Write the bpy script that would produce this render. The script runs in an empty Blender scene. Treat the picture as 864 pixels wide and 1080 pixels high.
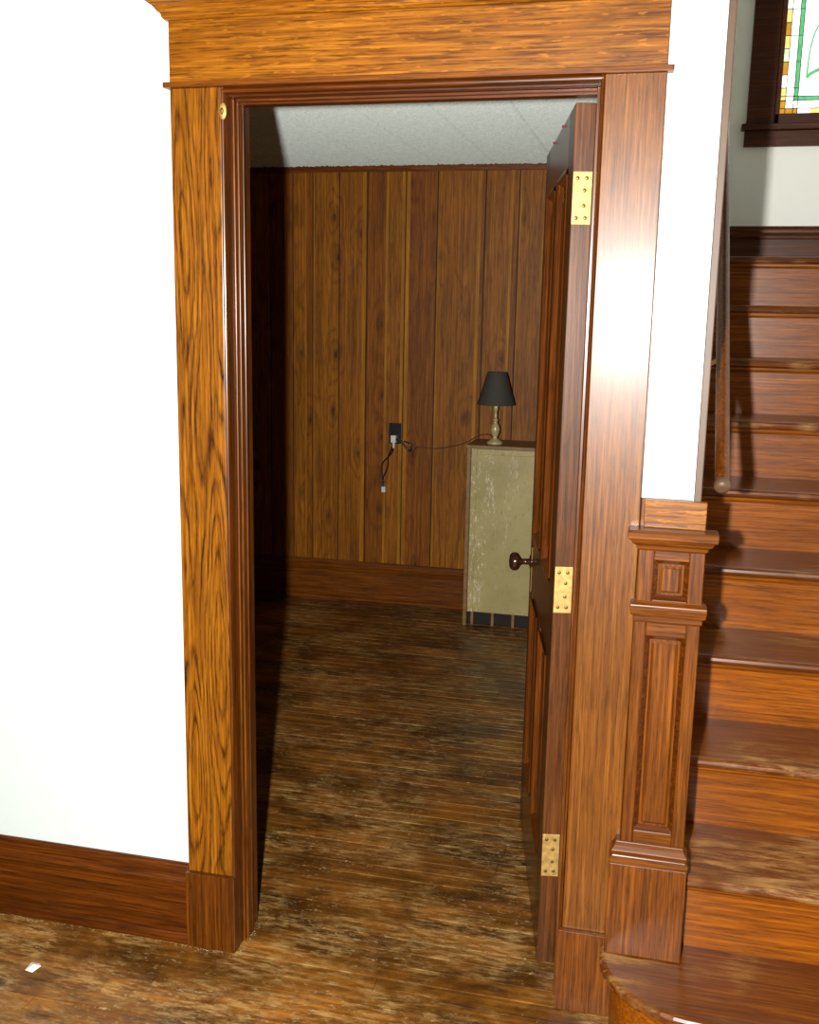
import bpy, math, random
import numpy as np
from mathutils import Vector, Matrix
random.seed(7)
D=bpy.data; SC=bpy.context.scene
try:
    SC.view_settings.view_transform='Standard'
    SC.view_settings.look='None'
except Exception: pass

# ---------------------------------------------------------------- node helpers
class NT:
    def __init__(s,name):
        s.m=D.materials.new(name); s.m.use_nodes=True
        s.t=s.m.node_tree; s.t.nodes.clear()
        s.out=s.t.nodes.new('ShaderNodeOutputMaterial')
        s.b=s.t.nodes.new('ShaderNodeBsdfPrincipled')
        s.t.links.new(s.b.outputs[0],s.out.inputs[0])
    def n(s,typ,**k):
        x=s.t.nodes.new(typ)
        for a,v in k.items(): setattr(x,a,v)
        return x
    def l(s,a,b): s.t.links.new(a,b)
    def math(s,op,a,b=None,c=None,clamp=False):
        x=s.n('ShaderNodeMath',operation=op); x.use_clamp=clamp
        for i,v in enumerate((a,b,c)):
            if v is None: continue
            if isinstance(v,(int,float)): x.inputs[i].default_value=v
            else: s.l(v,x.inputs[i])
        return x.outputs[0]
    def ramp(s,fac,stops,interp='LINEAR'):
        x=s.n('ShaderNodeValToRGB'); x.color_ramp.interpolation=interp
        e=x.color_ramp.elements
        while len(e)<len(stops): e.new(.5)
        for el,(p,c) in zip(e,stops):
            el.position=p; el.color=(c[0],c[1],c[2],1) if not isinstance(c,(int,float)) else (c,c,c,1)
        s.l(fac,x.inputs[0]); return x.outputs[0]
    def mix(s,fac,a,b,mode='MIX'):
        x=s.n('ShaderNodeMix',data_type='RGBA',blend_type=mode)
        if isinstance(fac,(int,float)): x.inputs[0].default_value=fac
        else: s.l(fac,x.inputs[0])
        for i,v in ((6,a),(7,b)):
            if isinstance(v,tuple): x.inputs[i].default_value=(v[0],v[1],v[2],1)
            else: s.l(v,x.inputs[i])
        return x.outputs[2]
    def coords(s,scale=(1,1,1),off=None):
        tc=s.n('ShaderNodeTexCoord'); mp=s.n('ShaderNodeMapping')
        mp.inputs['Scale'].default_value=scale
        if off is not None: mp.inputs['Location'].default_value=off
        s.l(tc.outputs['Object'],mp.inputs[0]); return mp.outputs[0]
    def noise(s,vec,scale,detail=2,rough=.5,dist=0,w=None):
        x=s.n('ShaderNodeTexNoise',noise_dimensions='4D' if w is not None else '3D')
        s.l(vec,x.inputs['Vector']); x.inputs['Scale'].default_value=scale
        x.inputs['Detail'].default_value=detail; x.inputs['Roughness'].default_value=rough
        x.inputs['Distortion'].default_value=dist
        if w is not None: s.l(w,x.inputs['W'])
        return x.outputs[0]
    def bump(s,h,strength=.2,dist=.002):
        x=s.n('ShaderNodeBump'); x.inputs['Strength'].default_value=strength
        x.inputs['Distance'].default_value=dist
        s.l(h,x.inputs['Height']); s.l(x.outputs[0],s.b.inputs['Normal'])
def srgb(r,g,b):
    f=lambda c:((c/255)/12.92 if c/255<=.04045 else ((c/255+.055)/1.055)**2.4)
    return (f(r),f(g),f(b))

def wood(name,dark,mid,light,axis=2,rings=10,across=10,along=.9,ringstr=.35,rough=.38,pore=.6,coat=.10,wear=0,wearcol=(.4,.3,.2),knots=0,porescale=210,fleck=0,spec=.30):
    N=NT(name)
    at=N.n('ShaderNodeAttribute',attribute_name='rnd'); w=N.math('MULTIPLY',at.outputs['Fac'],23.0)
    def ax(ac,al,off=None):
        sc=[ac]*3; sc[axis]=al; return N.coords(tuple(sc),off)
    big=N.noise(ax(across,along),1.0,1.0,.4,.2,w)
    wob=N.noise(ax(75,14),1.0,2,.6,0)
    streak=N.noise(ax(150,2.6),1.0,4,.7,0,w)
    col=N.ramp(streak,[(.34,tuple(.6*m_+.4*d_ for m_,d_ in zip(mid,dark))),(.5,mid),(.64,light)])
    val=N.math('ADD',N.math('MULTIPLY',big,rings),N.math('MULTIPLY',wob,.7))
    km=None
    if knots:
        sp=N.n('ShaderNodeSeparateXYZ'); N.l(N.coords((6.5,6.5,3.0)),sp.inputs[0])
        cb=N.n('ShaderNodeCombineXYZ'); N.l(sp.outputs[0],cb.inputs[0]); N.l(sp.outputs[2],cb.inputs[1])
        vo=N.n('ShaderNodeTexVoronoi',voronoi_dimensions='2D'); N.l(cb.outputs[0],vo.inputs['Vector']); vo.inputs['Scale'].default_value=1.0
        kn=N.noise(N.coords((40,40,40)),1,2)
        dd=N.math('ADD',vo.outputs['Distance'],N.math('MULTIPLY',kn,.08))
        cs=N.n('ShaderNodeSeparateColor'); N.l(vo.outputs['Color'],cs.inputs[0])
        sel=N.ramp(cs.outputs[0],[(.35,0.),(.45,.5),(.8,1.)])
        km=N.math('MULTIPLY',N.ramp(dd,[(.07,1.0),(.105,.5),(.26,0.0)]),sel)
        val=N.math('ADD',val,N.math('MULTIPLY',N.math('MULTIPLY',N.ramp(vo.outputs['Distance'],[(0,1.),(.5,0.)]),sel),2.4))
    fr=N.math('MULTIPLY',N.math('PINGPONG',val,.5),2.0)
    ln=N.ramp(fr,[(.04,1.0),(.36,.35),(.62,0.0)])
    brk=N.ramp(N.noise(ax(60,9,(3,1,2)),1,3,.65),[(.38,.30),(.6,1.)])
    ln=N.math('MULTIPLY',N.math('MULTIPLY',ln,brk),ringstr)
    col=N.mix(ln,col,dark)
    por=N.noise(ax(porescale,8),1.0,3,.75)
    pm=N.math('MULTIPLY',N.ramp(por,[(.38,1.0),(.50,0.0)]),pore)
    col=N.mix(pm,col,dark)
    vv=N.noise(N.coords((1.7,1.7,1.7)),1.0,3,.6,0,w)
    col=N.mix(1.0,col,N.ramp(vv,[(.3,.8),(.7,1.14)]),'MULTIPLY')
    if fleck:
        fk=N.noise(ax(120,26,(5,5,1)),1,2,.5)
        col=N.mix(N.math('MULTIPLY',N.ramp(fk,[(.62,0.),(.68,1.)]),fleck),col,tuple(min(1,c*1.35) for c in light))
    if knots:
        col=N.mix(N.math('MULTIPLY',km,knots),col,tuple(c*.7 for c in dark))
    if wear:
        wn=N.noise(ax(34,6),1,6,.75,.3)
        wb=N.noise(N.coords((3.4,3.4,3.4)),1,3,.6)
        wm=N.math('MULTIPLY',N.ramp(wn,[(.46,0.0),(.62,1.0)]),N.ramp(wb,[(.44,0.0),(.60,1.0)]))
        wm=N.math('MULTIPLY',wm,wear)
        col=N.mix(wm,col,wearcol)
        N.l(N.math('ADD',N.math('MULTIPLY',wm,.4),rough,clamp=True),N.b.inputs['Roughness'])
    else: N.b.inputs['Roughness'].default_value=rough
    N.l(col,N.b.inputs['Base Color'])
    N.b.inputs['Specular IOR Level'].default_value=spec
    N.b.inputs['Coat Weight'].default_value=coat; N.b.inputs['Coat Roughness'].default_value=.2
    N.bump(N.math('ADD',por,N.math('MULTIPLY',streak,.6)),.15,.001)
    return N.m

def plain(name,col,rough=.5,metal=0,var=.12,vs=20,bump=0,coat=0,emit=0,dr=0):
    N=NT(name)
    n=N.noise(N.coords(),vs,4,.6)
    c2=tuple(max(0,c*(1-var)) for c in col); c3=tuple(min(1,c*(1+var)) for c in col)
    cc=N.ramp(n,[(.3,c2),(.7,c3)])
    N.l(cc,N.b.inputs['Base Color']); N.b.inputs['Roughness'].default_value=rough
    N.b.inputs['Metallic'].default_value=metal; N.b.inputs['Coat Weight'].default_value=coat
    if dr and 'Diffuse Roughness' in N.b.inputs: N.b.inputs['Diffuse Roughness'].default_value=dr
    if emit:
        N.l(cc,N.b.inputs['Emission Color']); N.b.inputs['Emission Strength'].default_value=emit
    if bump: N.bump(n,bump,.002)
    return N.m

M={}
M['oak_v']=wood('oak_vertical',srgb(50,20,0),srgb(136,80,10),srgb(168,106,20),2,rings=22,across=12,along=.95,ringstr=1.0,pore=.55)
M['oak_h']=wood('oak_horizontal',srgb(64,28,0),srgb(138,80,10),srgb(168,106,22),0,rings=10,across=16,along=1.0,ringstr=.5,pore=.75,fleck=.35)
rD,rM,rL=srgb(46,19,0),srgb(106,55,8),srgb(132,74,16)
M['red_v']=wood('oak_trim_vertical',rD,rM,rL,2)
M['red_h']=wood('oak_trim_horizontal',rD,rM,rL,0)
M['jamb_v']=wood('oak_jamb_dark',srgb(36,14,0),srgb(90,44,4),srgb(116,62,10),2,coat=.35,rough=.35)
M['casR']=wood('oak_casing_straight',srgb(56,26,2),srgb(112,63,13),srgb(138,84,24),2,rings=6,ringstr=.3,rough=.38,coat=.12,spec=.34)
M['base_h']=wood('oak_baseboard_mat',srgb(36,13,0),srgb(84,38,2),srgb(108,54,6),0,ringstr=.3)
M['base_in']=wood('oak_baseboard_inner',srgb(60,26,0),srgb(120,62,8),srgb(146,82,16),0,ringstr=.4)
M['door_v']=wood('door_oak_vertical',srgb(42,20,5),srgb(88,48,16),srgb(112,64,25),2,ringstr=.3,rough=.38,coat=.3)
M['door_dark']=wood('door_oak_panel',srgb(42,17,2),srgb(94,46,9),srgb(118,62,14),2,ringstr=.3,rough=.32,coat=.5)
M['riser']=wood('stair_riser_oak',srgb(70,30,0),srgb(138,72,3),srgb(162,90,8),0,rings=8,across=12,ringstr=.35,rough=.33,coat=.25,wear=.25,wearcol=srgb(94,50,16))
M['tread']=wood('stair_tread_worn',srgb(52,22,1),srgb(98,48,8),srgb(122,68,16),0,ringstr=.3,rough=.32,coat=.3,wear=.8,wearcol=srgb(172,128,70),spec=.4)
M['panel']=wood('knotty_panelling',srgb(74,34,0),srgb(152,90,8),srgb(180,114,18),2,rings=6,across=9,along=.6,ringstr=.5,rough=.5,pore=.35,coat=0,knots=.8,porescale=120,spec=.25)
M['panel2']=wood('knotty_panelling_brown',srgb(70,30,0),srgb(138,76,5),srgb(164,98,12),2,rings=6,across=9,along=.6,ringstr=.5,rough=.5,pore=.35,coat=0,knots=.8,porescale=120,spec=.25)
M['panel_l']=wood('knotty_panelling_sapwood',srgb(104,58,4),srgb(172,112,16),srgb(192,132,28),2,rings=5,ringstr=.35,rough=.5,pore=.3,coat=0,porescale=120,spec=.25)
M['groove']=plain('panel_groove_dark',srgb(34,17,6),.7)

def floor_mat():
    N=NT('worn_floor_boards')
    at=N.n('ShaderNodeAttribute',attribute_name='rnd'); w=N.math('MULTIPLY',at.outputs['Fac'],31.)
    gr=N.noise(N.coords((2.6,70,45)),1,4,.65,.2,w)
    col=N.ramp(gr,[(.28,srgb(84,47,9)),(.5,srgb(122,74,18)),(.72,srgb(148,97,32))])
    col=N.mix(1.,col,N.ramp(at.outputs['Fac'],[(0,.66),(1,1.12)]),'MULTIPLY')
    st=N.noise(N.coords((1.5,2.8,1),(.6,.35,0)),1.6,6,.66,.5)
    col=N.mix(1.,col,N.ramp(st,[(.37,.38),(.46,.76),(.54,1.15),(.64,1.55)]),'MULTIPLY')
    a=N.noise(N.coords((14,60,1)),1,5,.75,.2); b=N.noise(N.coords((1.8,2.6,1),(3,1,0)),1.7,5,.68)
    wm=N.math('MULTIPLY',N.ramp(a,[(.45,0.),(.60,1.)]),N.ramp(b,[(.44,0.),(.56,1.)]))
    col=N.mix(N.math('MULTIPLY',wm,.6),col,srgb(192,154,94))
    dk=N.noise(N.coords((12,30,1),(1,5,0)),1,6,.7); dk2=N.noise(N.coords((2,2,1),(9,5,0)),1.7,3,.6)
    dm=N.math('MULTIPLY',N.ramp(dk,[(.47,0.),(.61,1.)]),N.ramp(dk2,[(.42,0.),(.60,1.)]))
    col=N.mix(N.math('MULTIPLY',dm,.6),col,srgb(36,20,7))
    c=N.noise(N.coords((40,80,1)),1,5,.75); d=N.noise(N.coords((3,4,1),(7,2,0)),1.3,3,.6)
    sm=N.math('MULTIPLY',N.ramp(c,[(.57,0.),(.65,1.)]),N.ramp(d,[(.44,0.),(.58,1.)]))
    col=N.mix(N.math('MULTIPLY',sm,.6),col,srgb(194,172,128))
    vec=N.noise(N.coords((3,3,1),(2,2,0)),1,2,.5)
    sc=N.noise(N.coords((5,5,1),(8,3,0)),1,1,.3,2.5)
    sl=N.ramp(N.math('ABSOLUTE',N.math('SUBTRACT',sc,.5)),[(0,1.),(.0025,0.)])
    sl=N.math('MULTIPLY',sl,N.ramp(vec,[(.5,0.),(.6,1.)]))
    col=N.mix(N.math('MULTIPLY',sl,.5),col,srgb(190,160,110))
    N.l(col,N.b.inputs['Base Color'])
    N.l(N.ramp(st,[(.40,.34),(.62,.6)]),N.b.inputs['Roughness'])
    N.b.inputs['Specular IOR Level'].default_value=.35
    N.b.inputs['Coat Weight'].default_value=.05; N.b.inputs['Coat Roughness'].default_value=.3
    N.bump(gr,.2,.0015)
    return N.m
M['floor']=floor_mat()
M['gap']=plain('floor_gap_dark',srgb(12,7,3),.9)
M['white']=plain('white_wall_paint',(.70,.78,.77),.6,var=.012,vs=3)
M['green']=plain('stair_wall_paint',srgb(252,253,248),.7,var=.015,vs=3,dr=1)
M['inner']=plain('dim_room_wall',srgb(60,38,20),.7)
M['ceil']=plain('stippled_ceiling_tile',srgb(206,213,207),.95,var=.08,vs=40,dr=1)
M['brass']=plain('aged_brass',srgb(194,158,92),.5,.55,var=.3,vs=70)
M['screw']=plain('screw_dark_brass',srgb(120,90,44),.45,.6)
M['knob']=plain('dark_knob',srgb(48,26,16),.2,0,coat=.8)
M['shade']=plain('lampshade_charcoal',srgb(66,62,54),.8,var=.08,vs=80)
M['lampbase']=plain('lamp_base_antique_cream',srgb(200,180,130),.35,.15,var=.2,vs=40)
M['black']=plain('black_plastic',srgb(22,20,20),.35)
M['whiteplug']=plain('white_plug',srgb(225,225,220),.4)
M['cordtan']=plain('tan_cord',srgb(80,54,24),.5)
M['paper']=plain('paper_scrap_mat',srgb(225,225,215),.8)
M['dust']=plain('plaster_dust',srgb(140,126,98),.9,var=.3,vs=60)
M['red']=plain('red_pin_plastic',srgb(130,20,44),.4)
M['cornerstrip']=plain('corner_strip_taupe',srgb(86,62,42),.5)
M['darkframe']=wood('window_frame_wood',srgb(36,14,2),srgb(74,34,6),srgb(94,46,10),0,ringstr=.3)
M['lead']=plain('lead_came',srgb(25,25,25),.5,.4)
def cab_mat():
    N=NT('cabinet_olive_paint')
    n=N.noise(N.coords(),4,4,.6)
    col=N.ramp(n,[(.3,srgb(168,154,98)),(.7,srgb(196,180,122))])
    a=N.noise(N.coords((95,95,30)),1,5,.8); b=N.noise(N.coords((12,1,1.0),(.5,0,0)),1,3,.6)
    m=N.math('MULTIPLY',N.ramp(a,[(.56,0.),(.61,1.)]),N.ramp(b,[(.50,0.),(.60,1.)]))
    col=N.mix(N.math('MULTIPLY',m,.9),col,srgb(246,242,222))
    a2=N.noise(N.coords((80,66,36),(4,4,4)),1,4,.75)
    col=N.mix(N.math('MULTIPLY',N.ramp(a2,[(.60,0.),(.65,1.)]),.55),col,srgb(104,82,48))
    N.l(col,N.b.inputs['Base Color']); N.b.inputs['Roughness'].default_value=.45
    N.bump(a,.2,.001); return N.m
M['cab']=cab_mat()
M['cabedge']=plain('cabinet_brown_edge',srgb(140,108,64),.5,var=.25,vs=30)
def glass(name,col,e):
    N=NT(name)
    n=N.noise(N.coords(),30,3,.6)
    c=N.ramp(n,[(.3,tuple(x*.7 for x in col)),(.7,col)])
    N.l(c,N.b.inputs['Base Color']); N.l(c,N.b.inputs['Emission Color'])
    N.b.inputs['Emission Strength'].default_value=e; N.b.inputs['Roughness'].default_value=.15
    return N.m
M['gw']=glass('glass_opal_white',(.93,.97,.9),1.6)
M['ga']=glass('glass_amber',(.62,.30,.03),.7)
M['gg']=glass('glass_green',(.12,.5,.2),.8)
M['gy']=glass('glass_pale_yellow',(.85,.68,.2),1.0)
M['gpg']=glass('glass_pale_green',(.6,.85,.5),1.1)

# ---------------------------------------------------------------- mesh builder
class MB:
    def __init__(s,name,bevel=.0015,smooth=False):
        s.name=name;s.v=[];s.f=[];s.mi=[];s.r=[];s.sm=[];s.mats=[];s.bev=bevel;s.tf=None
    def _m(s,k):
        if k not in s.mats: s.mats.append(k)
        return s.mats.index(k)
    def add(s,vs,fs,mat,rnd=0.,sm=False):
        o=len(s.v)
        s.v+= [tuple(s.tf@Vector(p)) if s.tf else tuple(p) for p in vs]
        for f in fs: s.f.append(tuple(i+o for i in f)); s.mi.append(s._m(mat)); s.r.append(rnd); s.sm.append(sm)
    def box(s,x0,x1,y0,y1,z0,z1,mat,rnd=None):
        vs=[(x0,y0,z0),(x1,y0,z0),(x1,y1,z0),(x0,y1,z0),(x0,y0,z1),(x1,y0,z1),(x1,y1,z1),(x0,y1,z1)]
        s.add(vs,[(0,3,2,1),(4,5,6,7),(0,1,5,4),(1,2,6,5),(2,3,7,6),(3,0,4,7)],mat,random.random() if rnd is None else rnd)
    def lathe(s,prof,c,mat,n=32,axis=2,dirv=None):
        q=Vector((0,0,1)).rotation_difference(Vector(dirv)) if dirv else None
        vs=[];fs=[]
        for r,h in prof:
            for i in range(n):
                a=2*math.pi*i/n; p=Vector((r*math.cos(a),r*math.sin(a),h))
                if q: p=q@p
                vs.append(tuple(p+Vector(c)))
        for j in range(len(prof)-1):
            for i in range(n):
                fs.append((j*n+i,j*n+(i+1)%n,(j+1)*n+(i+1)%n,(j+1)*n+i))
        s.add(vs,fs,mat,0,True)
        s.add(vs[:n],[tuple(reversed(range(n)))],mat); s.add(vs[-n:],[tuple(range(n))],mat)
    def prism(s,poly,z0,z1,mat,rnd=0.):
        n=len(poly)
        vs=[(x,y,z0) for x,y in poly]+[(x,y,z1) for x,y in poly]
        fs=[tuple(reversed(range(n))),tuple(range(n,2*n))]+[(i,(i+1)%n,n+(i+1)%n,n+i) for i in range(n)]
        s.add(vs,fs,mat,rnd)
    def profx(s,prof,x0,x1,mat,rnd=.3):
        n=len(prof)
        vs=[(x0,y,z) for y,z in prof]+[(x1,y,z) for y,z in prof]
        fs=[tuple(reversed(range(n))),tuple(range(n,2*n))]+[(i,(i+1)%n,n+(i+1)%n,n+i) for i in range(n)]
        s.add(vs,fs,mat,rnd)
    def profz(s,prof,z0,z1,mat,rnd=.3): s.prism(prof,z0,z1,mat,rnd)
    def tube(s,pts,r,mat,n=8):
        vs=[];fs=[];P=[Vector(p) for p in pts]
        for j,p in enumerate(P):
            t=(P[min(j+1,len(P)-1)]-P[max(j-1,0)]).normalized()
            a=t.cross(Vector((0,0,1)))
            if a.length<.1: a=t.cross(Vector((0,1,0)))
            a.normalize(); b=t.cross(a)
            for i in range(n):
                an=2*math.pi*i/n; vs.append(tuple(p+r*(math.cos(an)*a+math.sin(an)*b)))
        for j in range(len(P)-1):
            for i in range(n): fs.append((j*n+i,j*n+(i+1)%n,(j+1)*n+(i+1)%n,(j+1)*n+i))
        s.add(vs,fs,mat,0,True); s.add(vs[:n],[tuple(range(n))],mat); s.add(vs[-n:],[tuple(range(n))],mat)
    def done(s,parent=None):
        me=D.meshes.new(s.name); me.from_pydata(s.v,[],s.f)
        for k in s.mats: me.materials.append(M[k])
        me.polygons.foreach_set('material_index',s.mi)
        me.polygons.foreach_set('use_smooth',s.sm)
        a=me.attributes.new('rnd','FLOAT','FACE'); a.data.foreach_set('value',s.r)
        import bmesh
        bm=bmesh.new(); bm.from_mesh(me); bmesh.ops.recalc_face_normals(bm,faces=bm.faces); bm.to_mesh(me); bm.free()
        me.update()
        o=D.objects.new(s.name,me); SC.collection.objects.link(o)
        if s.bev:
            b=o.modifiers.new('bevel','BEVEL'); b.width=s.bev; b.segments=2; b.limit_method='ANGLE'; b.angle_limit=math.radians(50)
        if parent: o.parent=parent
        return o
def empty(name):
    e=D.objects.new(name,None); SC.collection.objects.link(e); e.empty_display_size=.1; return e

# ---------------------------------------------------------------- dimensions
W=.8304; C=.127; H=2.12; WY=.021; TK=.146; BY=3.301; CZ=2.394; XR=.99; XE=1.074; XL=-1.75

# ---------------------------------------------------------------- floor
fl=MB('floor',.0008)
fl.box(-3.4,2.4,-3.2,3.45,-.06,-.018,'gap')
bw=.057; y=-3.2
while y<BY+.02:
    x=-3.4-random.random()*1.5
    while x<2.4:
        L=random.uniform(.8,2.4); x1=min(x+L,2.4)
        if x1>-3.4:
            z=random.uniform(-.0008,.0002)
            fl.box(max(x,-3.4),x1-.001,y,y+bw-.0022-random.random()*.0012,-.018,z,'floor')
        x+=L
    y+=bw
fl.done()

# ---------------------------------------------------------------- walls
w=MB('wall_front',0)
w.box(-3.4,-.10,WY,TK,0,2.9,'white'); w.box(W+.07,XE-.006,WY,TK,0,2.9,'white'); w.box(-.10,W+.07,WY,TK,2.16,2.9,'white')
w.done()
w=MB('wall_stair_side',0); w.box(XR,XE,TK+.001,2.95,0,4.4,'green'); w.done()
w=MB('wall_back',.0015)
w.box(XL,XR,BY+.012,BY+.08,0,2.6,'groove')
edges=[XL,-1.60,-1.45,-1.30,-1.17,-1.035,-.92,-.767,-.61,-.397,-.224,.033,.21,.36,.55,.7,.85,XR]
strips={-1.035:[(.07,.078)],-.92:[(0,.010)],-.767:[(.128,.15)],-.61:[(.104,.118),(.192,.210)],-.397:[(0,.024)],-.224:[(0,.010),(.215,.235)],.033:[(.13,.145)],.21:[(.0,.010)],.36:[(.02,.04)]}
for i in range(len(edges)-1):
    a,b=edges[i]+.003,edges[i+1]-.003
    pm='panel' if i%2 else 'panel2'
    r_=random.random()
    cur=a
    for s0,s1 in strips.get(edges[i],[]):
        s0=max(a,edges[i]+s0); s1=min(b,edges[i]+s1)
        if s1<=s0: continue
        if s0>cur: w.box(cur,s0,BY,BY+.012,0,CZ,pm,r_)
        w.box(s0,s1,BY,BY+.012,0,CZ,'panel_l'); cur=s1
        pm='panel' if pm=='panel2' else 'panel2'; r_=random.random()
    if b>cur: w.box(cur,b,BY,BY+.012,0,CZ,pm,r_)
w.bev=0.0004
w.done()
w=MB('wall_left',0); w.box(XL-.1,XL,TK,BY+.08,0,2.6,'inner'); w.done()
w=MB('wall_landing',0); w.box(XR,2.4,2.951,3.05,0,4.4,'green'); w.done()
w=MB('wall_stair_right',0); w.box(2.3,2.4,-.6,2.95,0,4.4,'green'); w.done()
# stippled ceiling: real rough relief, divided into tiles
rng=np.random.default_rng(3)
sp=.007
nx=int((XR-XL)/sp)+1; ny=int((BY-TK)/sp)+1
gx=np.linspace(XL,XR,nx); gyv=np.linspace(TK,BY,ny)
X,Y=np.meshgrid(gx,gyv)
Z=CZ+.008-rng.random((ny,nx))*.0085
tsz=.305
jx=np.abs(((X-XL)/tsz+.5)%1-.5)*tsz<sp*.55; jy=np.abs(((Y-TK)/tsz+.5)%1-.5)*tsz<sp*.55
Z[jx|jy]=CZ+.012
X=X+(rng.random((ny,nx))-.5)*sp*.5; Y=np.clip(Y+(rng.random((ny,nx))-.5)*sp*.5,TK,BY)
co_=np.stack([X,Y,Z],-1).reshape(-1,3)
idx=np.arange(nx*ny).reshape(ny,nx)
q=np.stack([idx[:-1,:-1],idx[1:,:-1],idx[1:,1:],idx[:-1,1:]],-1).reshape(-1,4)
base=len(co_)
slab=[(XL-.1,TK,CZ+.02),(XR,TK,CZ+.02),(XR,BY+.08,CZ+.02),(XL-.1,BY+.08,CZ+.02),(XL-.1,TK,CZ+.07),(XR,TK,CZ+.07),(XR,BY+.08,CZ+.07),(XL-.1,BY+.08,CZ+.07)]
co_=np.concatenate([co_,np.array(slab)]); q2=np.array([(0,3,2,1),(4,5,6,7),(0,1,5,4),(1,2,6,5),(2,3,7,6),(3,0,4,7)])+base
q=np.concatenate([q,q2])
me=D.meshes.new('ceiling'); me.vertices.add(len(co_)); me.vertices.foreach_set('co',co_.ravel())
me.loops.add(q.size); me.loops.foreach_set('vertex_index',q.ravel().astype(np.int32))
me.polygons.add(len(q)); me.polygons.foreach_set('loop_start',np.arange(0,q.size,4,dtype=np.int32))
try: me.polygons.foreach_set('loop_total',np.full(len(q),4,dtype=np.int32))
except Exception: pass
me.update(calc_edges=True); me.validate(); me.polygons.foreach_set('use_smooth',[False]*len(me.polygons))
me.materials.append(M['ceil'])
o=D.objects.new('ceiling',me); SC.collection.objects.link(o)
t=MB('trim_ceiling_back',.002); t.box(XL,XR,BY-.014,BY-.001,CZ-.028,CZ+.007,'base_in'); t.done()

# ---------------------------------------------------------------- baseboards
def baseprof(yf,yb,h):
    return [(yb,0),(yf-.012,0),(yf-.012,.014),(yf-.003,.02),(yf,.024),(yf,h-.06),(yf-.006,h-.056),(yf-.008,h-.045),(yf-.002,h-.036),(yf+.002,h-.03),(yf+.001,h-.018),(yf+.006,h-.006),(yf+.012,h),(yb,h)]
b=MB('baseboard_front',.001); b.profx(baseprof(.002,WY-.001,.218),-3.4,-C-.006,'base_h'); b.done()
b=MB('baseboard_back',.001); b.profx(baseprof(BY-.022,BY-.001,.228),XL,XR,'base_in'); b.done()
b=MB('baseboard_landing',.001); b.profx([(y_+0,z_+1.871) for y_,z_ in baseprof(2.928,2.95,.185)],XE+.002,2.299,'base_h'); b.done()

# ---------------------------------------------------------------- door casing
t=MB('trim_door_casing',.0018)
t.box(-C,-.005,0,WY-.001,.2085,H,'oak_v',.13)
t.box(W+.005,W+C,0,WY-.001,.2085,H,'casR',.5)
for sx,x0 in ((1,-.005),(-1,W+.005)):
    pr=[(x0,WY),(x0,.004)]
    for k in range(7):
        a=math.pi*k/6; pr.append((x0+sx*(.0045-.004*math.cos(a)),.003-.006*math.sin(a)))
    pr+=[(x0+sx*.009,WY)]
    t.profz(pr,.2085,H,'jamb_v')
pr=[(WY,H),(.004,H)]
for k in range(7):
    a=math.pi*k/6; pr.append((.003-.006*math.sin(a),H-.007+.006*math.cos(a)))
pr+=[(.006,H-.013),(WY,H-.014)]
t.profx(pr,-.004,W+.004,'base_h')
t.box(-C-.004,.004,-.013,WY-.001,0,.2085,'jamb_v'); t.box(W-.004,W+C+.002,-.013,WY-.001,0,.2085,'red_v')
t.box(-C-.012,W+C+.012,-.012,WY-.001,H,H+.012,'red_h')
t.box(-C,W+C,-.001,WY-.001,H+.012,2.262,'oak_h',.31)
steps=[(2.262,.006),(2.268,.012),(2.274,.012),(2.278,.018),(2.288,.026),(2.298,.040),(2.306,.052),(2.312,.056),(2.314,.064),(2.336,.064),(2.340,.070),(2.346,.070)]
vs=[];fs=[]
for z,e in steps: vs+=[(-C-e,-e,z),(W+C+e,-e,z),(W+C+e,WY-.001,z),(-C-e,WY-.001,z)]
for j in range(len(steps)-1):
    for i in range(4): fs.append((4*j+i,4*j+(i+1)%4,4*j+4+(i+1)%4,4*j+4+i))
fs+=[(3,2,1,0),tuple(4*(len(steps)-1)+i for i in range(4))]
t.add(vs,fs,'oak_h',.7)
t.done()
t=MB('trim_door_jamb',.0015)
JT=2.103
JL,JR=.003,W-.003
t.box(-.012,JL,WY+.001,TK+.002,0,JT+.02,'jamb_v'); t.box(JR,W+.012,WY+.001,TK+.002,0,JT+.02,'jamb_v')
t.box(JL,JR,WY+.001,TK+.002,JT,JT+.02,'base_h')
t.box(JL,JL+.0045,.045,.060,0,JT,'red_v',.2); t.box(JL,JL+.007,.064,.088,0,JT,'red_v',.6); t.box(JL,JL+.009,.088,.097,0,JT,'jamb_v')
t.box(JR-.009,JR,.035,.094,0,JT,'jamb_v'); t.box(JL+.009,JR-.009,.045,.060,JT-.006,JT,'base_h'); t.box(JL+.009,JR-.009,.064,.097,JT-.010,JT,'base_h')
t.box(-C,-.0125,TK+.001,TK+.02,0,H+.1,'red_v'); t.box(W+.0125,W+C,TK+.001,TK+.02,0,H+.1,'red_v')
t.done()
bc=MB('brass_jamb_catch',.0008)
bc.tf=Matrix.Translation((.002,-.0045,2.068))@Matrix.Diagonal((1,1,1.9,1))
bc.lathe([(.0001,.004),(.006,.0035),(.0085,.002),(.0095,0)],(0,0,0),'brass',20,dirv=(0,-1,0))
bc.lathe([(.0001,.008),(.003,.0075),(.0038,.004),(.0038,.002)],(0,0,0),'screw',14,dirv=(0,-1,0))
bc.done()
t=MB('trim_wall_corner',.002); t.box(XE-.006,XE+.010,WY-.006,TK,1.20,2.9,'cornerstrip'); t.done()

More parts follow.
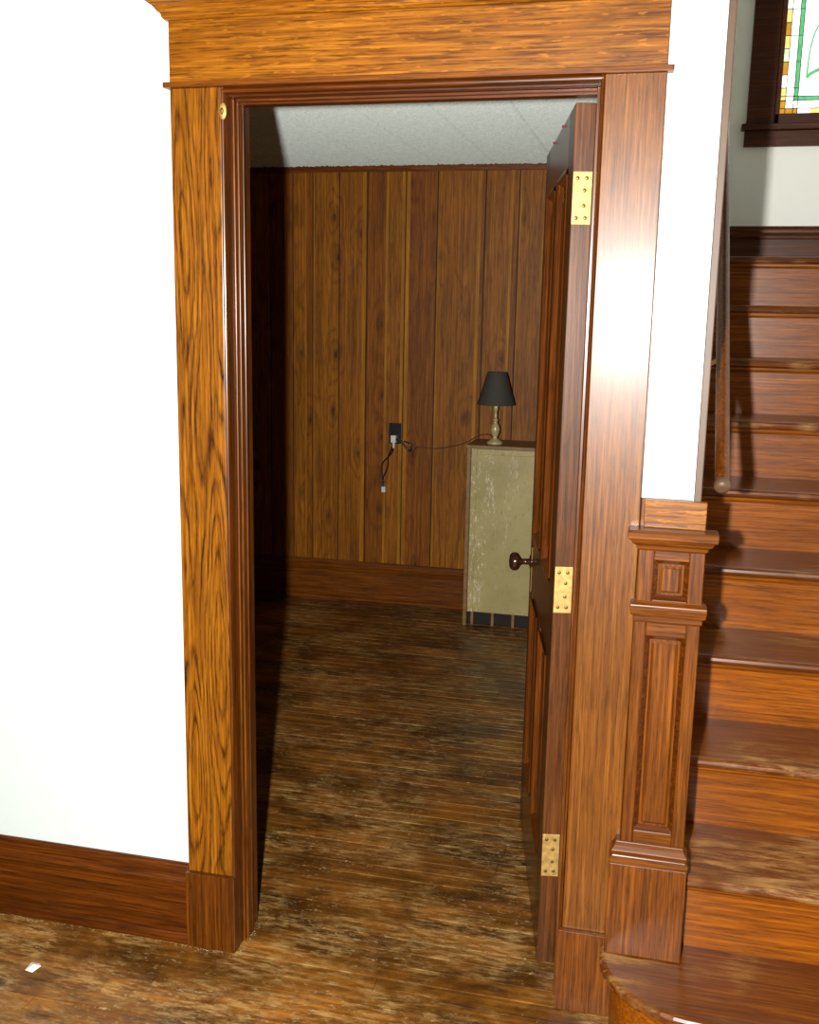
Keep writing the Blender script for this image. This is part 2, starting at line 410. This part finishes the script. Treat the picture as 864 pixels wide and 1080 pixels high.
# ---------------------------------------------------------------- newel half post
n=MB('newel_pilaster',.002)
def ring_stack(mb,steps,x0,x1,yf,yb,mat,rnd=.4):
    vs=[];fs=[]
    for z,e in steps: vs+=[(x0-e,yf-e,z),(x1+e,yf-e,z),(x1+e,yb,z),(x0-e,yb,z)]
    for j in range(len(steps)-1):
        for i in range(4): fs.append((4*j+i,4*j+(i+1)%4,4*j+4+(i+1)%4,4*j+4+i))
    fs+=[(3,2,1,0),tuple(4*(len(steps)-1)+i for i in range(4))]
    mb.add(vs,fs,mat,rnd)
px0,px1,pf,pb=.960,1.098,-.030,.006
n.box(.936,1.108,-.042,pb,.1885,.415,'red_v',.2)
ring_stack(n,[(.415,.012),(.428,.012),(.434,.006),(.446,.010),(.456,.002),(.466,0)],px0-.012,px1,pf-.002,pb,'red_h')
n.box(px0,px1,pf+.014,pb,.46,1.155,'red_v',.6)
def panel(z0,z1,xa,xb):
    n.box(px0,xa,pf,pf+.016,z0s,z1s,'red_v',.3); n.box(xb,px1,pf,pf+.016,z0s,z1s,'red_v',.35)
    n.box(xa,xb,pf,pf+.016,z0s,z0,'red_h',.3); n.box(xa,xb,pf,pf+.016,z1,z1s,'red_h',.5)
    m=.010
    o=[(xa,pf+.003,z0),(xb,pf+.003,z0),(xb,pf+.003,z1),(xa,pf+.003,z1)]
    i=[(xa+m,pf+.013,z0+m),(xb-m,pf+.013,z0+m),(xb-m,pf+.013,z1-m),(xa+m,pf+.013,z1-m)]
    n.add(o+i,[(k,(k+1)%4,4+(k+1)%4,4+k) for k in range(4)],'base_h',.1)
    o=[(xa+m+.004,pf+.014,z0+m+.004),(xb-m-.004,pf+.014,z0+m+.004),(xb-m-.004,pf+.014,z1-m-.004),(xa+m+.004,pf+.014,z1-m-.004)]
    q=.006
    i=[(o[0][0]+q,pf+.008,o[0][2]+q),(o[1][0]-q,pf+.008,o[1][2]+q),(o[2][0]-q,pf+.008,o[2][2]-q),(o[3][0]+q,pf+.008,o[3][2]-q)]
    n.add(o+i,[(k,(k+1)%4,4+(k+1)%4,4+k) for k in range(4)]+[(4,5,6,7)],'red_v',.8)
z0s,z1s=.466,.99; panel(.497,.955,.985,1.070)
z0s,z1s=1.02,1.155; panel(1.037,1.125,.993,1.067)
ring_stack(n,[(.984,0),(.990,.004),(1.000,.004),(1.004,.010),(1.016,.012),(1.026,.012),(1.030,.004),(1.034,0)],px0,px1,pf,pb,'red_h')
ring_stack(n,[(1.145,0),(1.150,.005),(1.156,.006),(1.162,.014),(1.170,.018),(1.173,.024),(1.188,.025),(1.192,.021)],px0,px1,pf,pb,'red_h')
n.box(.966,1.096,-.012,pb,1.192,1.252,'oak_h',.9)
n.box(.958,1.066,pb,WY-.001,.42,1.252,'red_v',.9)
n.done()

# ---------------------------------------------------------------- staircase
s=MB('staircase',.0)
R_=.1871;T_=.2527;Y0=-.4948;SX0=XE+.004;SX1=2.298
def nosed(yf,zt,yb,th=.028):
    pr=[(yb,zt),(yf+.012,zt)]
    for k in range(1,6):
        a=math.pi*k/6; pr.append((yf+.012-.014*math.sin(a),zt-th/2+th/2*math.cos(a)))
    pr+=[(yf+.012,zt-th),(yb,zt-th)]
    return pr
for k in range(2,11):
    yf=Y0+T_*k; zt=R_*k; last=(k==10)
    yb=2.948 if last else yf+T_+.03
    s.profx(nosed(yf,zt,yb),SX0,SX1,'tread',random.random())
    s.profx([(yf+.028,zt-R_+.0),(yf+.045,zt-R_),(yf+.045,zt-.028),(yf+.028,zt-.028)],SX0,SX1,'riser',random.random())
    s.profx([(yf+.028,zt-.028),(yf+.016,zt-.028),(yf+.017,zt-.036),(yf+.022,zt-.042),(yf+.028,zt-.044)],SX0,SX1,'riser',random.random())
def outline(e):
    pts=[(SX1,-.24+e),(1.15,-.24+e)]
    for k in range(1,13):
        a=math.pi/2*k/12
        pts.append((1.15-(.222-e)*math.sin(a),-.04-(.20-e)*math.cos(a)))
    pts+=[(.928+e,-.0145),(XE+.002,-.0145),(XE+.002,.045),(SX1,.045)]
    return pts
def stack(mb,lv,mat):
    n_=len(outline(0)); vs=[];fs=[]
    for z,e in lv: vs+=[(x_,y_,z) for x_,y_ in outline(e)]
    for j in range(len(lv)-1):
        for i in range(n_): fs.append((j*n_+i,j*n_+(i+1)%n_,(j+1)*n_+(i+1)%n_,(j+1)*n_+i))
    fs+=[tuple(reversed(range(n_))),tuple(range((len(lv)-1)*n_,len(lv)*n_))]
    mb.add(vs,fs,mat,.5)
stack(s,[(.159,.012),(.161,.004),(.166,0),(.180,0),(.185,.004),(.1871,.012)],'tread')
stack(s,[(0,.028),(.159,.028)],'riser')
stack(s,[(.147,.028),(.150,.020),(.159,.016)],'riser')
s.done()
e=empty('handrail')
m=MB('rail',0); hx=1.125; a=Vector((hx,.025,1.286)); d=Vector((0,.2527,.187)).normalized()
m.lathe([(.010,-.004),(.0155,0),(.016,.01),(.016,2.7),(.015,2.71)],tuple(a),'jamb_v',20,dirv=tuple(d)); m.done(e)
m=MB('end_cap',0); m.lathe([(.008,-.012),(.015,-.010),(.018,-.004),(.018,.006),(.0165,.010)],tuple(a),'cornerstrip',20,dirv=tuple(d)); m.done(e)
m=MB('brackets',0)
for q in (.5,1.5,2.4):
    p=a+d*q; m.tube([p+Vector((0,0,-.014)),p+Vector((-.005,0,-.045)),p+Vector((-.03,0,-.06)),(XE+.001,p.y,p.z-.06)],.006,'brass'); m.box(XE+.0005,XE+.005,p.y-.02,p.y+.02,p.z-.09,p.z-.03,'brass')
m.done(e)

# ---------------------------------------------------------------- door leaf
e=empty('door_1')
ang=.189; hxp,hyp=W-.02,TK+.003; th=.045; Dw=.79; DT=2.093; DB=.012
du=Vector((-math.sin(ang),math.cos(ang),0)); dv=Vector((-math.cos(ang),-math.sin(ang),0))
Mx=Matrix(((du.x,dv.x,0,hxp),(du.y,dv.y,0,hyp),(0,0,1,0),(0,0,0,1)))
m=MB('door_leaf',.0015); m.tf=Mx
st=.115
rails=[(DB,.24),(.80,.98),(1.97,DT)]
m.box(0,st,0,th,DB,DT,'door_v',.2); m.box(Dw-st,Dw,0,th,DB,DT,'door_v',.7)
for a_,b_ in rails: m.box(st,Dw-st,0,th,a_,b_,'door_dark')
mu=Dw/2
for a_,b_ in ((.24,.80),(.98,1.97)):
    m.box(mu-.05,mu+.05,0,th,a_,b_,'door_v')
    for xa,xb in ((st,mu-.05),(mu+.05,Dw-st)):
        m.box(xa,xb,.014,th-.014,a_,b_,'door_dark')
        for vf,sg in ((th,-1),(0,1)):
            q=.018
            o=[(xa,vf-sg*.004,a_),(xb,vf-sg*.004,a_),(xb,vf-sg*.004,b_),(xa,vf-sg*.004,b_)]
            i2=[(xa+.008,vf-sg*.005,a_+.008),(xb-.008,vf-sg*.005,a_+.008),(xb-.008,vf-sg*.005,b_-.008),(xa+.008,vf-sg*.005,b_-.008)]
            i_=[(xa+q,vf+sg*.012,a_+q),(xb-q,vf+sg*.012,a_+q),(xb-q,vf+sg*.012,b_-q),(xa+q,vf+sg*.012,b_-q)]
            m.add(o+i2+i_,[(k,(k+1)%4,4+(k+1)%4,4+k) for k in range(4)]+[(4+k,4+(k+1)%4,8+(k+1)%4,8+k) for k in range(4)],'door_dark',.3)
            q=.035;r2=.06
            o=[(xa+q,vf+sg*.0138,a_+q),(xb-q,vf+sg*.0138,a_+q),(xb-q,vf+sg*.0138,b_-q),(xa+q,vf+sg*.0138,b_-q)]
            i_=[(xa+r2,vf+sg*.005,a_+r2),(xb-r2,vf+sg*.005,a_+r2),(xb-r2,vf+sg*.005,b_-r2),(xa+r2,vf+sg*.005,b_-r2)]
            m.add(o+i_,[(k,(k+1)%4,4+(k+1)%4,4+k) for k in range(4)]+[(4,5,6,7)],'door_dark',.3)
m.done(e)
m=MB('hinges',.0006); m.tf=Mx
for z0,z1 in ((1.836,1.949),(.94,1.053),(.254,.367)):
    m.box(-.0025,-.0002,.002,th-.001,z0,z1,'brass',.4)
    for zz in (.014,.040,.073,.099):
        for vv in ((.018,) if zz in (.04,.073) else (.014,.034)):
            m.lathe([(.0045,0),(.004,.0012),(.0001,.0016)],(-.0025,vv,z0+zz),'screw',12,dirv=(-1,0,0))
m.done(e)
m=MB('knob',0); m.tf=Mx
zc=.888; uc=Dw-.062
for v0,sg in ((th,1),(0,-1)):
    m.lathe([(.024,0),(.026,.002),(.022,.005),(.010,.008),(.009,.03),(.014,.034),(.024,.040),(.029,.049),(.028,.060),(.019,.068),(.0001,.070)],(uc,v0,zc),'knob',28,dirv=(0,sg,0))
    m.box(uc-.022,uc+.022,min(v0,v0+sg*.0025),max(v0,v0+sg*.0025),zc-.09,zc+.05,'screw')
m.done(e)
m=MB('top_pins',0); m.tf=Mx
for uu in (.25,.5): m.lathe([(.002,0),(.002,.003),(.0035,.004),(.0035,.006),(.0001,.007)],(uu,th,DT-.008),'red',12,dirv=(0,1,0))
m.done(e)

# ---------------------------------------------------------------- cabinet
e=empty('cabinet')
cx0,cx1,cy0,cy1,ch=.028,.60,2.985,3.27,.955
m=MB('cabinet_body',.002)
m.box(cx0,cx0+.02,cy0+.004,cy1,.0,ch,'cabedge'); m.box(cx1-.02,cx1,cy0+.004,cy1,0,ch,'cabedge')
m.box(cx0+.02,cx1-.02,cy0+.02,cy1,.085,ch,'cab'); m.box(cx0+.02,cx1-.02,cy0+.05,cy0+.065,0.0,.085,'groove')
m.box(cx0-.004,cx1+.004,cy0-.006,cy1,ch,ch+.014,'cabedge')
for k in range(5): m.box(cx0+.04+k*.11,cx0+.055+k*.11,cy0+.022,cy0+.04,0,.085,'cabedge')
m.done(e)
m=MB('cabinet_front',.003)
m.box(cx0+.024,cx1-.024,cy0,cy0+.018,.08,ch-.004,'cab')
xa,xb,za,zb=cx0+.024,cx1-.024,.08,ch-.004
for (a1,b1,c1,d1) in ((xa,xa+.03,za,zb),(xb-.03,xb,za,zb),(xa+.03,xb-.03,za,za+.03),(xa+.03,xb-.03,zb-.03,zb)):
    m.box(a1,b1,cy0-.005,cy0+.001,c1,d1,'cab')
m.done(e)

# ---------------------------------------------------------------- table lamp
e=empty('table_lamp'); lx,ly,lz=.158,3.07,ch+.0145
m=MB('lamp_base',.0)
m.lathe([(.040,0),(.042,.004),(.042,.010),(.034,.015),(.030,.020),(.016,.028),(.011,.036),(.014,.042),(.019,.050),(.023,.066),(.024,.080),(.020,.096),(.012,.108),(.009,.116),(.014,.121),(.014,.127),(.008,.132),(.0075,.170),(.012,.174),(.012,.205),(.006,.210)],(lx,ly,lz),'lampbase',28)
m.done(e)
m=MB('lamp_shade',0)
zb,zt=lz+.205,lz+.372
nn=40
prof=[(.097,zb),(.0975,zb+.004),(.0505,zt-.004),(.050,zt),(.0485,zt),(.0485,zt-.004),(.095,zb+.004),(.095,zb)]
vs=[];fs=[]
for r_,z_ in prof:
    for i in range(nn):
        a=2*math.pi*i/nn; vs.append((lx+r_*math.cos(a),ly+r_*math.sin(a),z_))
K=len(prof)
for j in range(K):
    for i in range(nn): fs.append((j*nn+i,j*nn+(i+1)%nn,((j+1)%K)*nn+(i+1)%nn,((j+1)%K)*nn+i))
m.add(vs,fs,'shade',0,True)
for k in range(3):
    a=2*math.pi*k/3; m.tube([(lx,ly,zt-.03),(lx+.049*math.cos(a),ly+.049*math.sin(a),zt-.004)],.0015,'screw')
m.tube([(lx,ly,zb),(lx,ly,zt-.03)],.002,'screw'); m.tube([(lx,ly,zt-.03),(lx,ly,zt+.006)],.002,'screw')
m.done(e)

# ---------------------------------------------------------------- outlet and cords
def smooth(pts,n=10):
    P=[Vector(p) for p in pts]; out=[]
    for i in range(len(P)-1):
        p0,p1,p2,p3=P[max(i-1,0)],P[i],P[i+1],P[min(i+2,len(P)-1)]
        for k in range(n):
            t_=k/n
            out.append(.5*((2*p1)+(-p0+p2)*t_+(2*p0-5*p1+4*p2-p3)*t_*t_+(-p0+3*p1-3*p2+p3)*t_**3))
    out.append(P[-1]); return out
m=MB('wall_outlet',.0015)
m.box(-.472,-.402,BY-.006,BY-.0005,.915,1.03,'black')
m.box(-.455,-.42,BY-.010,BY-.006,.98,1.01,'black'); m.box(-.455,-.42,BY-.010,BY-.006,.932,.962,'black')
m.done()
m=MB('power_plug',.002)
m.box(-.452,-.424,BY-.045,BY-.011,.925,.965,'whiteplug'); m.lathe([(.008,0),(.006,.03)],(-.438,BY-.03,.924),'whiteplug',12,dirv=(0,0,-1))
m.tube(smooth([(-.438,BY-.03,.90),(-.455,BY-.02,.86),(-.505,BY-.012,.80),(-.505,BY-.01,.73),(-.49,BY-.01,.69)]),.004,'black')
m.tube(smooth([(-.445,BY-.03,.905),(-.47,BY-.02,.84),(-.475,BY-.015,.78),(-.50,BY-.012,.72),(-.497,BY-.012,.665)]),.004,'black')
m.box(-.508,-.486,BY-.02,BY-.004,.640,.672,'whiteplug')
m.done()
m=MB('lamp_cord',0)
m.tube(smooth([(-.43,BY-.03,.945),(-.40,BY-.03,.94),(-.37,BY-.025,.90),(-.33,BY-.02,.885),(-.30,BY-.02,.905),(-.20,BY-.012,.90),(-.05,BY-.012,.935),(.04,BY-.012,.985),(.10,BY-.02,.99),(.13,BY-.10,.976),(lx,ly+.05,.974)]),.003,'cordtan')
m.tube(smooth([(-.43,BY-.035,.945),(-.39,BY-.035,.93),(-.36,BY-.03,.89),(-.34,BY-.03,.885),(-.345,BY-.03,.92),(-.38,BY-.03,.935)]),.0045,'black')
m.done()

m=MB('paper_scrap',0)
m.add([(-.475,-.215,.001),(-.45,-.222,.003),(-.438,-.20,.009),(-.452,-.186,.004),(-.472,-.19,.007),(-.457,-.204,.013)],[(0,1,5),(1,2,5),(2,3,5),(3,4,5),(4,0,5),(0,4,3,2,1)],'paper')
m.done()
m=MB('plaster_crumbs',0)
def crumb(x,y,z,s_):
    m.add([(x-s_,y-s_*.7,z),(x+s_,y-s_*.5,z),(x+s_*.6,y+s_,z),(x-s_*.8,y+s_*.6,z),(x,y,z+s_*.9)],[(0,1,4),(1,2,4),(2,3,4),(3,0,4),(0,3,2,1)],'dust')
for k in range(300):
    q=random.random()
    if q<.5: x=random.uniform(-1.2,-.13); y=-.012-abs(random.gauss(0,.006))
    elif q<.7: x=random.uniform(-.14,.02); y=-.015-abs(random.gauss(0,.006))
    elif q<.85: x=.012+abs(random.gauss(0,.005)); y=random.uniform(-.01,.14)
    else: x=random.uniform(-.9,.8); y=random.uniform(-.75,-.03)
    crumb(x,y,.0003,random.uniform(.0006,.0019))
m.done()

# ---------------------------------------------------------------- stained glass window
e=empty('window_1')
gy=2.93; gx0,gx1,gz0,gz1=1.425,2.06,2.545,3.45
m=MB('window_frame',.003)
fx=1.285
m.box(fx,gx0-.02,2.925,2.95,2.44,3.6,'darkframe'); m.box(gx1+.02,gx1+.16,2.925,2.95,2.44,3.6,'darkframe')
m.box(gx0-.02,gx0,2.915,2.95,2.5,3.5,'darkframe'); m.box(gx1,gx1+.02,2.915,2.95,2.5,3.5,'darkframe')
m.box(gx0-.02,gx1+.02,2.915,2.95,2.5,gz0,'darkframe'); m.box(gx0-.02,gx1+.02,2.915,2.95,gz1,3.5,'darkframe')
m.box(fx-.02,gx1+.18,2.89,2.95,2.475,2.5,'darkframe'); m.box(fx-.005,gx1+.165,2.922,2.95,2.405,2.474,'darkframe')
m.box(fx-.01,gx1+.17,2.915,2.95,3.5,3.62,'darkframe')
m.done(e)
m=MB('stained_glass',0)
def pane(x0,x1,z0,z1,k): m.box(x0,x1,gy,gy+.006,z0,z1,k)
b1=.022;b2=.056
z=gz0; ci=0
while z<gz1-.001:
    z2=min(z+.055,gz1); k=('ga','gy','gw','ga','gpg','gy')[ci%6]; ci+=1
    pane(gx0,gx0+b1,z,z2,k); pane(gx1-b1,gx1,z,z2,k); z=z2
x=gx0+b1
while x<gx1-b1-.001:
    x2=min(x+.055,gx1-b1); k=('gy','ga','gw','gy')[ci%4]; ci+=1
    pane(x,x2,gz0,gz0+b1,k); pane(x,x2,gz1-b1,gz1,k); x=x2
pane(gx0+b1,gx0+b2,gz0+b1,gz1-b1,'gw'); pane(gx1-b2,gx1-b1,gz0+b1,gz1-b1,'gw')
pane(gx0+b2,gx1-b2,gz0+b1,gz0+b2,'gw'); pane(gx0+b2,gx1-b2,gz1-b2,gz1-b1,'gw')
g=.018
pane(gx0+b2,gx0+b2+g,gz0+b2,gz1-b2,'gg'); pane(gx1-b2-g,gx1-b2,gz0+b2,gz1-b2,'gg')
pane(gx0+b2+g,gx1-b2-g,gz0+b2,gz0+b2+g,'gg'); pane(gx0+b2+g,gx1-b2-g,gz1-b2-g,gz1-b2,'gg')
pane(gx0+b2+g,gx1-b2-g,gz0+b2+g,gz1-b2-g,'gw')
m.done(e)
m=MB('lead_cames',0)
yl0,yl1=gy-.003,gy+.0
def vl(x,z0,z1,w_=.003): m.box(x-w_/2,x+w_/2,yl0,yl1,z0,z1,'lead')
def hl(z,x0,x1,w_=.003): m.box(x0,x1,yl0,yl1,z-w_/2,z+w_/2,'lead')
for xx in (gx0+b1,gx0+b2,gx0+b2+g,gx1-b1,gx1-b2,gx1-b2-g): vl(xx,gz0,gz1)
for zz in (gz0+b1,gz0+b2,gz0+b2+g,gz1-b1,gz1-b2,gz1-b2-g): hl(zz,gx0,gx1)
z=gz0+.055
while z<gz1: hl(z,gx0,gx0+b1); hl(z,gx1-b1,gx1); z+=.055
z=gz0+.11
while z<gz1: hl(z,gx0+b1,gx0+b2+g,.002); hl(z,gx1-b2-g,gx1-b1,.002); z+=.11
mx=(gx0+gx1)/2
for sg in (1,-1):
    sc=[(mx+sg*(.215*math.cos(t_/20*4.5))*(1-t_/26),gy-.001,gz0+.15+.07*math.sin(t_/20*4.5)*(1-t_/30)) for t_ in range(21)]
    m.tube(sc,.008,'gg'); m.tube([(p[0]+.008,p[1]-.001,p[2]+.008) for p in sc],.002,'lead')
    m.tube(smooth([(mx+sg*.215,gy-.001,gz0+.15),(mx+sg*.19,gy-.001,gz0+.35),(mx+sg*.05,gy-.001,gz0+.55),(mx,gy-.001,gz0+.8)]),.004,'gg')
m.done(e)

# ---------------------------------------------------------------- camera
yaw,pit,rol,F=.2353,.1911,.0184,1094.08
f=Vector((-math.sin(yaw)*math.cos(pit),math.cos(yaw)*math.cos(pit),-math.sin(pit)))
r=Vector((math.cos(yaw),math.sin(yaw),0)); u=r.cross(f)
r2=math.cos(rol)*r+math.sin(rol)*u; u2=-math.sin(rol)*r+math.cos(rol)*u
cam=D.cameras.new('camera'); co=D.objects.new('camera',cam); SC.collection.objects.link(co)
cl=Vector((.9862,-2.2631,1.64))
co.matrix_world=Matrix(((r2.x,u2.x,-f.x,cl.x),(r2.y,u2.y,-f.y,cl.y),(r2.z,u2.z,-f.z,cl.z),(0,0,0,1)))
cam.sensor_fit='VERTICAL'; cam.sensor_height=36; cam.lens=F/1080*36; cam.clip_start=.05
SC.camera=co
# ---------------------------------------------------------------- lights
L=D.lights.new('camera_flash','POINT'); L.energy=600; L.shadow_soft_size=.02; L.color=(1,.985,.94)
lo=D.objects.new('camera_flash',L); SC.collection.objects.link(lo); lo.location=cl-.16*r+Vector((0,0,.0))
wd=D.worlds.new('world'); SC.world=wd; wd.use_nodes=True
wd.node_tree.nodes['Background'].inputs[0].default_value=(1,.97,.92,1); wd.node_tree.nodes['Background'].inputs[1].default_value=.014
